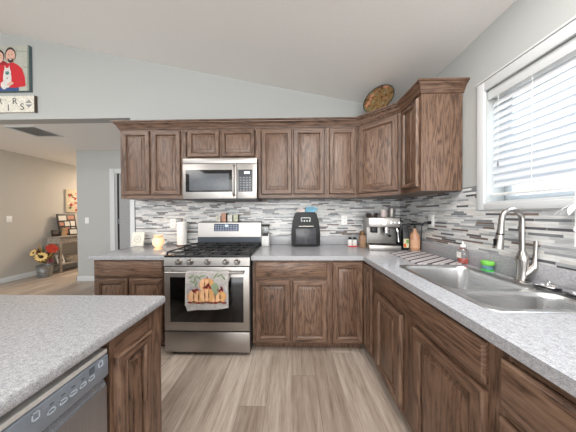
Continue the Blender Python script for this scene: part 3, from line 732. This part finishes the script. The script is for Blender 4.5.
part('fryer_panel', B().prism([(-.075, .275), (.075, .275), (.068, .375), (-.068, .375)], 'xz', -.004, .0), BLACK, t)
b = B()
for i in range(4): b.lathe([(.001, -.007), (.009, -.007), (.009, -.004), (.001, -.004)], (-.045+i*.03, 0, .298), 12, 'y')
b.box(-.055, .055, -.006, -.004, .33, .338).box(-.055, -.045, -.006, -.004, .312, .338).box(.045, .055, -.006, -.004, .312, .338)
part('panel_icons', b, pbr('pale_icons', (200, 205, 205), .4), t)
ZF = CT+.008+.390+.0015
solo('oven_mitt', B().prism([(-.055, 0), (.05, 0), (.07, .025), (.085, .02), (.088, .035), (.06, .055), (.045, .062), (-.045, .060), (-.055, .04)], 'xz', -.02, .02), pbr('light_blue_cloth', (120, 172, 196), .9, noise=.08), 'light blue quilted mitt lying on top of the air fryer oven', 'oven mitt', (.215, 2.21, ZF))
solo('napkin', B().prism([(-.05, 0), (.045, 0), (.048, .03), (.02, .052), (-.02, .050), (-.05, .025)], 'xz', -.02, .02), pbr('pink_white_cloth', (208, 196, 192), .9, noise=.1), 'folded pale pink cloth on the left of the air fryer oven top', 'cloth', (.105, 2.21, ZF))

# canister right of the range
t = thing('canister', 'white canister with a black rack lid to the right of the range', 'canister', (-.315, 2.235, CT))
part('canister_body', B().box(-.044, .044, -.05, .04, 0, .145, .008), pbr('white_enamel', (214, 214, 212), .3), t)
part('canister_glass', B().box(-.042, .042, -.048, .038, .146, .235, .006), CLR, t)
part('canister_lid', B().box(-.046, .046, -.052, .042, .236, .255, .004).box(-.035, .035, -.054, -.0505, .12, .155), BLACK, t)
# paper towel
t = thing('paper_towel_roll', 'upright white paper towel roll on a stand left of the range', 'paper towel', (-1.335, 2.235, CT))
part('towel_paper', B().lathe([(.012, .012), (.054, .012), (.055, .015), (.055, .285), (.054, .288), (.012, .288), (.012, .012)], seg=28, cap=False), pbr('white_paper', (235, 234, 230), .95), t)
part('stand', B().lathe([(.001, 0), (.060, 0), (.060, .010), (.005, .0115), (.005, .31), (.010, .315), (.008, .33), (.001, .332)], seg=20, cap=False), pbr('bronze_metal', (110, 84, 62), .35, .8), t)
# wax warmer
t = thing('wax_warmer', 'small glowing cream wax warmer on the left countertop', 'wax warmer', (-1.445, 1.985, CT))
part('warmer_base', B().lathe([(.001, 0), (.046, 0), (.044, .012), (.030, .028), (.001, .028)]), pbr('cream_ceramic', (232, 196, 156), .4, emit=.12, ec=(255, 176, 110)), t)
part('warmer_bowl', B().lathe([(.001, .0285), (.030, .0285), (.052, .055), (.056, .085), (.050, .115), (.036, .128), (.001, .128)]), pbr('glowing_ceramic', (250, 226, 190), .4, emit=.42, ec=(255, 200, 140)), t)
part('warmer_dish', B().lathe([(.001, .1285), (.030, .1285), (.042, .136), (.046, .155), (.041, .155), (.034, .142), (.001, .139)], cap=False), pbr('cream_dish', (236, 206, 172), .4, emit=.2, ec=(255, 180, 120)), t)
l = bpy.data.lights.new('wax_warmer_bulb', 'POINT'); l.energy = .45; l.color = (1, .62, .36); l.shadow_soft_size = .04
lo = bpy.data.objects.new('wax_warmer_bulb', l); C.objects.link(lo); lo.location = (-1.445, 2.05, CT+.20)
# greeting card / plaque
t = thing('wall_plaque', 'square white plaque with a round motif leaning on the back wall', 'plaque', (-1.865, 2.205, CT), 0)
part('plaque_board', B().box(-.075, .075, -.006, .006, 0, .165, .002), pbr('cream_board', (226, 222, 210), .6), t, rot=(math.radians(-9), 0, 0))
b = B()
for i in range(28):
    a0, a1 = 2*PI*i/28, 2*PI*(i+1)/28
    b.flat([(.040*math.cos(a0), 0, .083+.040*math.sin(a0)), (.040*math.cos(a1), 0, .083+.040*math.sin(a1)), (.036*math.cos(a1), 0, .083+.036*math.sin(a1)), (.036*math.cos(a0), 0, .083+.036*math.sin(a0))])
for j, ww in enumerate((.018, .026, .020)): b.box(-ww, ww, -.0004, .0, .070+j*.012, .073+j*.012)
part('plaque_motif', b, pbr('grey_ink', (150, 148, 140), .7), t, loc=(0, -.0075, 0), rot=(math.radians(-9), 0, 0))
# things on the backguard
for x, wv, hh, nm, lb, cc, cat in ((-.905, .035, .075, 'figurine', 'small pale carved letter block at the left end on the range backguard', (196, 190, 180), 'ornament'),
      (-.838, .034, .105, 'figurine', 'terracotta coloured small block standing on the range backguard', (186, 140, 118), 'ornament'),
      (-.760, .034, .085, 'figurine', 'white small block with dark sides third from left on the range backguard', (214, 212, 204), 'ornament'),
      (-.690, .034, .090, 'figurine', 'cream and green small block at the right end on the range backguard', (198, 200, 176), 'ornament')):
    t = thing(nm, lb, cat, (x, 2.282, 1.1842))
    part('block', B().box(-wv*.85, wv*.85, -.014, .014, 0, hh, .004), pbr('block_paint', cc, .5, noise=.08), t)
    part('block_edge', B().box(wv*.86, wv*.98, -.014, .014, 0, hh*.9), pbr('block_edge_dark', (62, 54, 50), .5), t)
# black cord plugs, outlets
def outlet(label, loc, rz, sw=False, nm='wall_outlet'):
    t = thing(nm, label, 'light switch' if sw else 'outlet', loc, rz)
    part('cover_plate', B().box(-.036, .036, -.006, 0, -.058, .058, .003), WHITE, t)
    if sw: part('rocker', B().box(-.016, .016, -.010, -.006, -.032, .032, .002), WHITE, t)
    else:
        for z in (-.022, .022):
            part('socket', B().box(-.015, .015, -.008, -.006, z-.014, z+.014, .002).box(-.007, -.005, -.0085, -.0078, z-.005, z+.006, mi=1).box(.005, .007, -.0085, -.0078, z-.005, z+.006, mi=1), [WHITE, DARK], t)
    return t
outlet('white wall outlet in the tiles right of the air fryer oven', (.648, YW-.0085, 1.195), 0)
outlet('white wall outlet in the tiles above the striped mat on the window wall', (XW-.0085, 1.80, 1.205), -PI/2)
outlet('white wall outlet in the tiles between wax warmer and paper towels', (-1.50, YW-.0085, 1.16), 0)
outlet('light switch on the hall wall left of the console table', (-5.4195, 3.46, 1.20), PI/2, True, 'light_switch')
outlet('light switch on the pale wall left of the far door', (-3.935, 3.4995, 1.165), 0, True, 'light_switch')
solo('power_cord', B().box(-.022, .0, -.014, .014, -.014, .014, .004).tube([(-.02, 0, 0), (-.035, .03, .004), (-.036, .065, -.03), (-.030, .080, -.10), (-.028, .090, -.18), (-.030, .095, -.270)], .0035, 8), BLACK, 'black plug and cord hanging from the outlet on the window wall', 'cord', (XW-.018, 1.80, 1.185))

# flower shaped glass on a cord at the window
PET = pbr('white_petal_glass', (240, 242, 244), .15, trans=.2)
t = thing('hanging_flower', 'white glass flower hanging by a cord in front of the blind', 'ornament', (1.296, .880, 1.245))
b = B()
for i in range(6):
    a = 2*PI*i/6 + .2; ca_, sa_ = math.cos(a), math.sin(a); rs = []
    for r_, z_, w_ in ((.004, .060, .004), (.018, .058, .008), (.034, .048, .011), (.050, .032, .008), (.062, .016, .002)):
        c_ = Vector((r_*ca_*.78, r_*sa_, z_)); s_ = Vector((-sa_, ca_, 0)); n_ = Vector((0, 0, .0012))
        rs.append([c_-s_*w_-n_, c_+s_*w_-n_, c_+s_*w_+n_, c_-s_*w_+n_])
    b.rings(rs)
part('petals', b, PET, t)
part('flower_heart', B().ball((0, 0, .050), (.012, .012, .018), 12), PET, t)
part('hanging_cord', B().cyl((0, 0, .06), (0, 0, .17), .0014, seg=8).cyl((0, 0, -.13), (0, 0, .04), .0014, seg=8).ball((0, 0, -.05), (.006, .006, .012), 10), WHITE, t)

# plate on top of the corner cabinet
k = NT('decorated_plate_glaze'); co, p = k.coord()
n = k.noise(co, 26, 4, .6); n3 = k.noise(co, 9, 2)
c = k.ramp(n, [(.34, (40, 28, 20)), (.43, (96, 68, 38)), (.50, (132, 96, 52)), (.57, (78, 80, 52)), (.66, (160, 136, 104))])
k.base(k.mix(k.ramp(n3, [(.58, (0,0,0)), (.63, (255,255,255))]), c, lin((160, 108, 84)))); k.b.inputs['Roughness'].default_value = .25
t = thing('decorative_plate', 'brown patterned decorative plate leaning on top of the corner wall cabinet', 'plate', (.875, 1.925, 2.2885), math.radians(-42))
pr_ = .152
pl = part('plate_dish', B().lathe([(.001, .0), (pr_*.55, .0), (pr_*.68, -.012), (pr_*.93, -.020), (pr_*.93, -.014), (pr_*.70, -.006), (pr_*.57, .008), (.001, .008)], (0, 0, pr_), 40, 'y', cap=False), k.m, t, rot=(math.radians(-13), 0, 0), loc=(0, 0, .003))
part('plate_rim', B().lathe([(pr_*.93, -.021), (pr_*.995, -.024), (pr_, -.021), (pr_*.995, -.017), (pr_*.93, -.013)], (0, 0, pr_), 40, 'y', cap=False), pbr('dark_green_rim', (38, 44, 36), .3), pl)

# ceiling vent beyond the opening
t = thing('ceiling_vent', 'rectangular white ceiling vent in the low ceiling beyond the kitchen', 'vent', (-3.745, 2.665, 2.4995))
part('vent_frame', B().box(-.21, .21, -.175, -.145, -.012, 0, .002).box(-.21, .21, .145, .175, -.012, 0, .002).box(-.21, -.18, -.145, .145, -.012, 0, .002).box(.18, .21, -.145, .145, -.012, 0, .002), TRIM, t)
b = B().box(-.18, .18, -.145, .145, -.003, 0, mi=1)
for i in range(13): b.prism([(-.140+i*.0225, -.010), (-.128+i*.0225, -.004), (-.127+i*.0225, -.005), (-.139+i*.0225, -.011)], 'yz', -.18, .18)
part('vent_louvers', b, [pbr('louver_grey', (200, 200, 196), .5), pbr('duct_grey', (130, 130, 128), .8)], t)

# picture canvas and sign on the wall over the opening
t = thing('canvas_print', 'family photo canvas of two people in red sweaters with a white dog', 'picture', (-3.60, YW-.0005, 2.842))
part('canvas', B().box(-.32, .29, -.030, 0, 0, .575, .002), pbr('canvas_edge', (92, 110, 112), .8), t)
MS = [pbr('ph_' + n_, c_, .7) for n_, c_ in (('backdrop', (176, 178, 166)), ('red', (196, 34, 44)), ('skin', (214, 172, 152)), ('hair', (58, 44, 42)), ('dog', (214, 210, 206)), ('jeans', (52, 78, 128)), ('bandana', (70, 132, 128)), ('darkred', (150, 22, 34)), ('beam', (138, 144, 134)))]
b = B(); Y0 = -.0308
def E(cx, cz, rx, rz, mi, l, rot=0): ell_(b, cx*.8+.065, cz, rx, rz, mi, Y0-l*.0006, rot)
def ell_(b, cx, cz, rx, rz, mi, y, rot=0, n=20):
    c_, s_ = math.cos(rot), math.sin(rot)
    b.flat([(cx+rx*math.cos(2*PI*i/n)*c_-rz*math.sin(2*PI*i/n)*s_, y, cz+rx*math.cos(2*PI*i/n)*s_+rz*math.sin(2*PI*i/n)*c_) for i in range(n)], mi)
def Pq(pts, mi, l): b.flat([(x if l < 3 else max(x*.8+.065, -.318), Y0-l*.0006, z) for x, z in pts], mi)
Pq([(-.318, .002), (.288, .002), (.288, .573), (-.318, .573)], 0, 0)
Pq([(.12, .50), (.27, .485), (.27, .492), (.12, .51)], 8, 1); Pq([(.20, .30), (.288, .285), (.288, .295), (.20, .31)], 8, 1); Pq([(.262, .002), (.288, .002), (.288, .573), (.270, .573)], 8, 1)
Pq([(-.318, .002), (.16, .002), (.14, .10), (-.318, .12)], 5, 2)
Pq([(-.318, .05), (-.02, .05), (-.02, .33), (-.12, .38), (-.24, .40), (-.318, .36)], 7, 3)      # person behind
Pq([(-.09, .33), (-.03, .355), (.03, .36), (.10, .33), (.17, .28), (.215, .17), (.225, .06), (.05, .04), (-.12, .05), (-.26, .08), (-.25, .26), (-.18, .33)], 1, 4)
E(-.205, .44, .075, .085, 3, 5); E(-.195, .425, .055, .070, 2, 6); E(-.19, .395, .020, .008, 4, 7)
E(-.215, .445, .007, .005, 3, 7); E(-.180, .450, .007, .005, 3, 7)
E(-.015, .455, .070, .095, 3, 5); E(-.012, .440, .062, .082, 2, 6)
Pq([(-.062, .415), (-.050, .37), (-.012, .352), (.030, .37), (.046, .415), (.03, .402), (-.012, .408), (-.05, .402)], 3, 7)
E(-.012, .395, .018, .006, 4, 8); E(-.035, .455, .007, .005, 3, 7); E(.014, .455, .007, .005, 3, 7)
E(-.07, .16, .055, .12, 4, 6); E(-.065, .235, .048, .055, 4, 7)
Pq([(-.11, .26), (-.105, .325), (-.085, .285)], 4, 8); Pq([(-.02, .26), (-.028, .325), (-.048, .285)], 4, 8)
E(-.065, .225, .026, .022, 6, 9); E(-.065, .215, .008, .006, 3, 10); E(-.085, .25, .005, .004, 3, 10); E(-.045, .25, .005, .004, 3, 10); E(-.068, .16, .008, .008, 3, 8)
E(-.13, .07, .035, .05, 4, 7, .4); E(-.02, .09, .045, .022, 2, 8, .3)
part('printed_photo', b, MS, t)

t = thing('wooden_sign', 'cream wooden family sign with dark letters under the canvas on the wall', 'sign', (-3.545, YW-.0005, 2.583))
part('sign_board', B().box(-.40, .28, -.022, 0, 0, .205, .002), pbr('cream_wood', (214, 210, 198), .7, noise=.04), t)
part('sign_edge', B().box(.281, .296, -.024, 0, -.004, .205, .002), pbr('dark_bark', (84, 74, 62), .8), t)
INK = pbr('sign_ink', (88, 88, 86), .8)
def letter(ch, x, z, size, parent, y, mat=INK):
    cu = bpy.data.curves.new('letter', 'FONT'); cu.body = ch; cu.size = size; cu.extrude = .0008; cu.align_x = 'CENTER'
    o = bpy.data.objects.new('letter', cu); C.objects.link(o)
    bpy.context.view_layer.update()
    me = bpy.data.meshes.new_from_object(o.evaluated_get(bpy.context.evaluated_depsgraph_get()))
    bpy.data.objects.remove(o); bpy.data.curves.remove(cu)
    me.materials.clear(); me.materials.append(mat)
    q = bpy.data.objects.new('letter', me); C.objects.link(q); q.parent = parent; q.location = (x, y, z); q.rotation_euler = (PI/2, 0, 0)
    return q
letter('R', -.165, .100, .115, t, -.0232); letter('R', .030, .100, .115, t, -.0232)
letter('I', -.055, .018, .115, t, -.0232); letter('S', .125, .026, .120, t, -.0232)
b = B(); b.prism([(.165, .112), (.258, .112), (.212, .152)], 'xz', -.0235, -.022); b.prism([(.165, .094), (.258, .094), (.212, .052)], 'xz', -.0235, -.022)
part('triangle_ornament', b, pbr('sign_grey_ink', (140, 140, 136), .8), t)

# ------------------------------------------------------------------ hall: console table and its things
CW = pbr('greywashed_wood', (150, 140, 128), .7, noise=.12)
t = thing('console_table', 'grey-washed console table with a drawer and lower shelf against the hall wall', 'table', (-5.235, 4.62, 0))
part('table_top', B().box(-.175, .175, -.68, .68, .775, .80, .004), CW, t)
part('apron', B().box(-.155, .150, -.64, .64, .645, .775), CW, t)
dd = part('drawer', B().box(.150, .158, -.30, -.02, .66, .762, .002), CW, t)
part('drawer_knob', B().ball((.168, -.16, .71), .014, 10), BLACK, dd)
for sx in (-.140, .135):
    for sy in (-.63, .63):
        part('leg', B().box(sx-.02, sx+.02, sy-.02, sy+.02, 0, .645, .003), CW, t)
part('shelf', B().box(-.165, .165, -.66, .66, .165, .19, .003), CW, t)
FB = pbr('black_frame', (34, 28, 26), .5); PP = [pbr('photo_paper', (205, 200, 192), .5), pbr('photo_warm', (170, 120, 100), .5), pbr('photo_dark', (90, 80, 78), .5)]
def lean(o, a): o.rotation_euler = (0, 0, 0)
def frame_x(name, label, loc, w_, h_, cells, fm=FB, tilt=8, cat='picture frame', border=.02, rz=PI/2):
    # faces +x via rz: local -y is the front
    t = thing(name, label, cat, loc, rz)
    fr = part('frame_board', B().box(-w_/2, w_/2, -.012, 0, 0, h_, .003), fm, t, rot=(math.radians(-tilt), 0, 0))
    for (a, c, e, f, mi) in cells:
        part('photo', B().box(-w_/2+a*w_, -w_/2+c*w_, -.0135, -.012, e*h_, f*h_), PP[mi], fr)
    return t
frame_x('collage_frame', 'large black collage frame with many photos leaning on the hall wall', (-5.30, 4.31, .8003), .36, .50,
   [(.08,.48,.70,.92,0), (.56,.92,.74,.92,1), (.08,.30,.45,.62,1), (.36,.62,.42,.64,0), (.68,.92,.42,.66,0), (.08,.30,.08,.38,2), (.36,.60,.08,.36,1), (.68,.92,.08,.36,0)])
frame_x('photo_frame', 'small dark frame at the near end of the console table', (-5.25, 4.03, .8003), .14, .15, [(.18,.82,.3,.7,2)])
frame_x('photo_frame', 'small black frame standing in front of the collage frame', (-5.17, 4.30, .8003), .19, .16, [(.14,.86,.18,.82,0)], tilt=8)
bottle('figurine', 'small tan figurine on the console in front of the collage frame', 'ornament', (-5.17, 4.12, .8003), [(.001, 0), (.035, 0), (.04, .02), (.03, .09), (.02, .12), (.028, .15), (.02, .18), (.001, .185)], pbr('tan_clay', (178, 140, 100), .7))
t = thing('flower_vase', 'small vase of pink-red flowers at the right end of the console table', 'vase', (-5.28, 4.58, .8003))
part('vase_body', B().lathe([(.001, 0), (.03, 0), (.042, .05), (.03, .10), (.025, .13), (.001, .13)]), pbr('dark_vase', (70, 62, 58), .4), t)
b = B()
for i in range(12):
    a = i*2.4; b.ball((.055*math.cos(a)*(i%3)/2, .055*math.sin(a)*(i%3)/2, .20+.02*(i%4)), .032, 8)
part('blossoms', b, pbr('pink_red_petal', (196, 70, 84), .8, noise=.15), t)
part('stems', B().cyl((0,0,.12),(0,0,.2),.01, seg=6), pbr('stem_green', (70, 96, 56), .8), t)
t = thing('canvas_print', 'small floral print in red and cream on the hall wall above the console', 'picture', (-5.4195, 4.54, 1.34), PI/2)
cv = part('canvas', B().box(-.19, .19, -.025, 0, 0, .55, .002), pbr('cream_canvas', (206, 190, 160), .8), t)
b = B(); rr = random.Random(3)
for i in range(26): ell_(b, rr.uniform(-.14, .14), rr.uniform(.05, .50), rr.uniform(.02, .05), rr.uniform(.015, .035), rr.choice([0, 0, 1, 2, 3]), -.0256-i*.0001, rr.uniform(0, 3), 10)
part('floral_print', b, [pbr('fl_red', (160, 60, 54), .8), pbr('fl_pink', (214, 150, 138), .8), pbr('fl_green', (92, 96, 70), .8), pbr('fl_white', (226, 214, 196), .8)], cv)
t = thing('wire_basket', 'pale wavy cloth-lined basket on the lower shelf of the console', 'basket', (-5.235, 4.42, .1905))
b = B(); rs = []
for z_, g_ in ((0, .0), (.06, .02), (.13, .045), (.125, .035)):
    rs.append([((.10+g_)*math.cos(2*PI*i/36), (.20+g_*1.5)*math.sin(2*PI*i/36), z_+(.015*math.sin(i*1.4) if z_ > .1 else 0)) for i in range(36)])
part('basket_body', b.rings(rs), pbr('pale_linen', (186, 172, 154), .9, noise=.1), t)
part('basket_rim', B().tube([((.148)*math.cos(2*PI*i/36), (.27)*math.sin(2*PI*i/36), .135+.012*math.sin(i*1.4)) for i in range(37)], .005, 6), pbr('brown_rim', (84, 62, 50), .7), t)
frame_x('photo_frame', 'white-matted frame leaning on the lower console shelf at the right', (-5.15, 4.78, .1905), .20, .26, [(.12,.88,.1,.9,0)], fm=pbr('brown_frame', (70, 54, 44), .6))
frame_x('photo_frame', 'white framed picture leaning against the console leg behind the flower bucket', (-5.16, 4.05, .1905), .13, .20, [(.2,.8,.2,.8,2)], fm=WHITE, tilt=15)

# flower bucket on floor
FX, FY = -5.10, 3.73
t = thing('flower_bucket', 'galvanized bucket of sunflowers and red leaves on the hall floor', 'flower arrangement', (FX, FY, 0))
part('bucket', B().lathe([(.001, 0), (.095, 0), (.100, .01), (.105, .12), (.108, .13), (.105, .14), (.118, .24), (.122, .245), (.112, .24), (.098, .02), (.001, .02)], seg=26, cap=False), pbr('galvanized', (150, 154, 156), .35, .8, noise=.08), t)
rr = random.Random(11)
LEAFM = [pbr('leaf_green', (78, 84, 52), .8), pbr('leaf_yellow', (176, 150, 92), .8), pbr('leaf_rust', (132, 62, 40), .8)]
b = B()
for i in range(80):
    a = rr.uniform(0, 2*PI); el = rr.uniform(.1, 1.3); L_ = rr.uniform(.20, .46); c_ = Vector((math.cos(a)*math.cos(el)*.55, math.sin(a)*math.cos(el)*.5 - .1*math.cos(el), math.sin(el)*.9+.1))
    p0 = Vector((0, 0, .26)) + c_*L_*.35; p1 = Vector((0, 0, .26)) + c_*L_; s_ = c_.cross(Vector((0, 0, 1))).normalized()*.022; mid = (p0+p1)/2; n_ = s_.cross(c_).normalized()*.002
    b.rings([[p0-s_*.1-n_, p0+s_*.1-n_, p0+s_*.1+n_, p0-s_*.1+n_], [mid-s_-n_, mid+s_-n_, mid+s_+n_, mid-s_+n_], [p1-s_*.05-n_, p1+s_*.05-n_, p1+s_*.05+n_, p1-s_*.05+n_]], rr.choice([0, 1, 2, 0]))
part('foliage', b, LEAFM, t)
YP, DC, RP = pbr('sunflower_petal', (222, 190, 120), .8), pbr('sunflower_centre', (52, 34, 24), .9), pbr('red_flower', (176, 52, 34), .8)
def sunf(c, nrm_, R_, pm, dark):
    q = Vector(nrm_).to_track_quat('Z', 'Y'); b = B()
    for i in range(12):
        a = 2*PI*i/12; d_ = q @ Vector((math.cos(a), math.sin(a), .15)); s_ = q @ Vector((-math.sin(a), math.cos(a), 0)); n_ = q @ Vector((0, 0, .002)); c0 = Vector(c)
        b.rings([[c0+d_*R_*f_-s_*w_-n_, c0+d_*R_*f_+s_*w_-n_, c0+d_*R_*f_+s_*w_+n_, c0+d_*R_*f_-s_*w_+n_] for f_, w_ in ((.25, .006), (.65, R_*.24), (1, .003))])
    fl = part('flower_head', b, pm, t)
    b = B(); b.ball((0, 0, 0), (R_*.38, R_*.38, R_*.15), 12); o = part('flower_centre', b, dark, fl, loc=c, rot=q.to_euler())
sunf((.10, -.12, .44), (.55, -.8, .25), .095, YP, DC)
sunf((.15, .02, .56), (.6, -.6, .5), .09, RP, RP); sunf((.04, .07, .60), (.4, -.6, .7), .08, RP, RP)
sunf((-.06, -.12, .52), (-.1, -.9, .4), .07, YP, DC)
sunf((.16, -.03, .34), (.8, -.6, .1), .05, pbr('dark_pink_flower', (120, 60, 62), .8), DC)
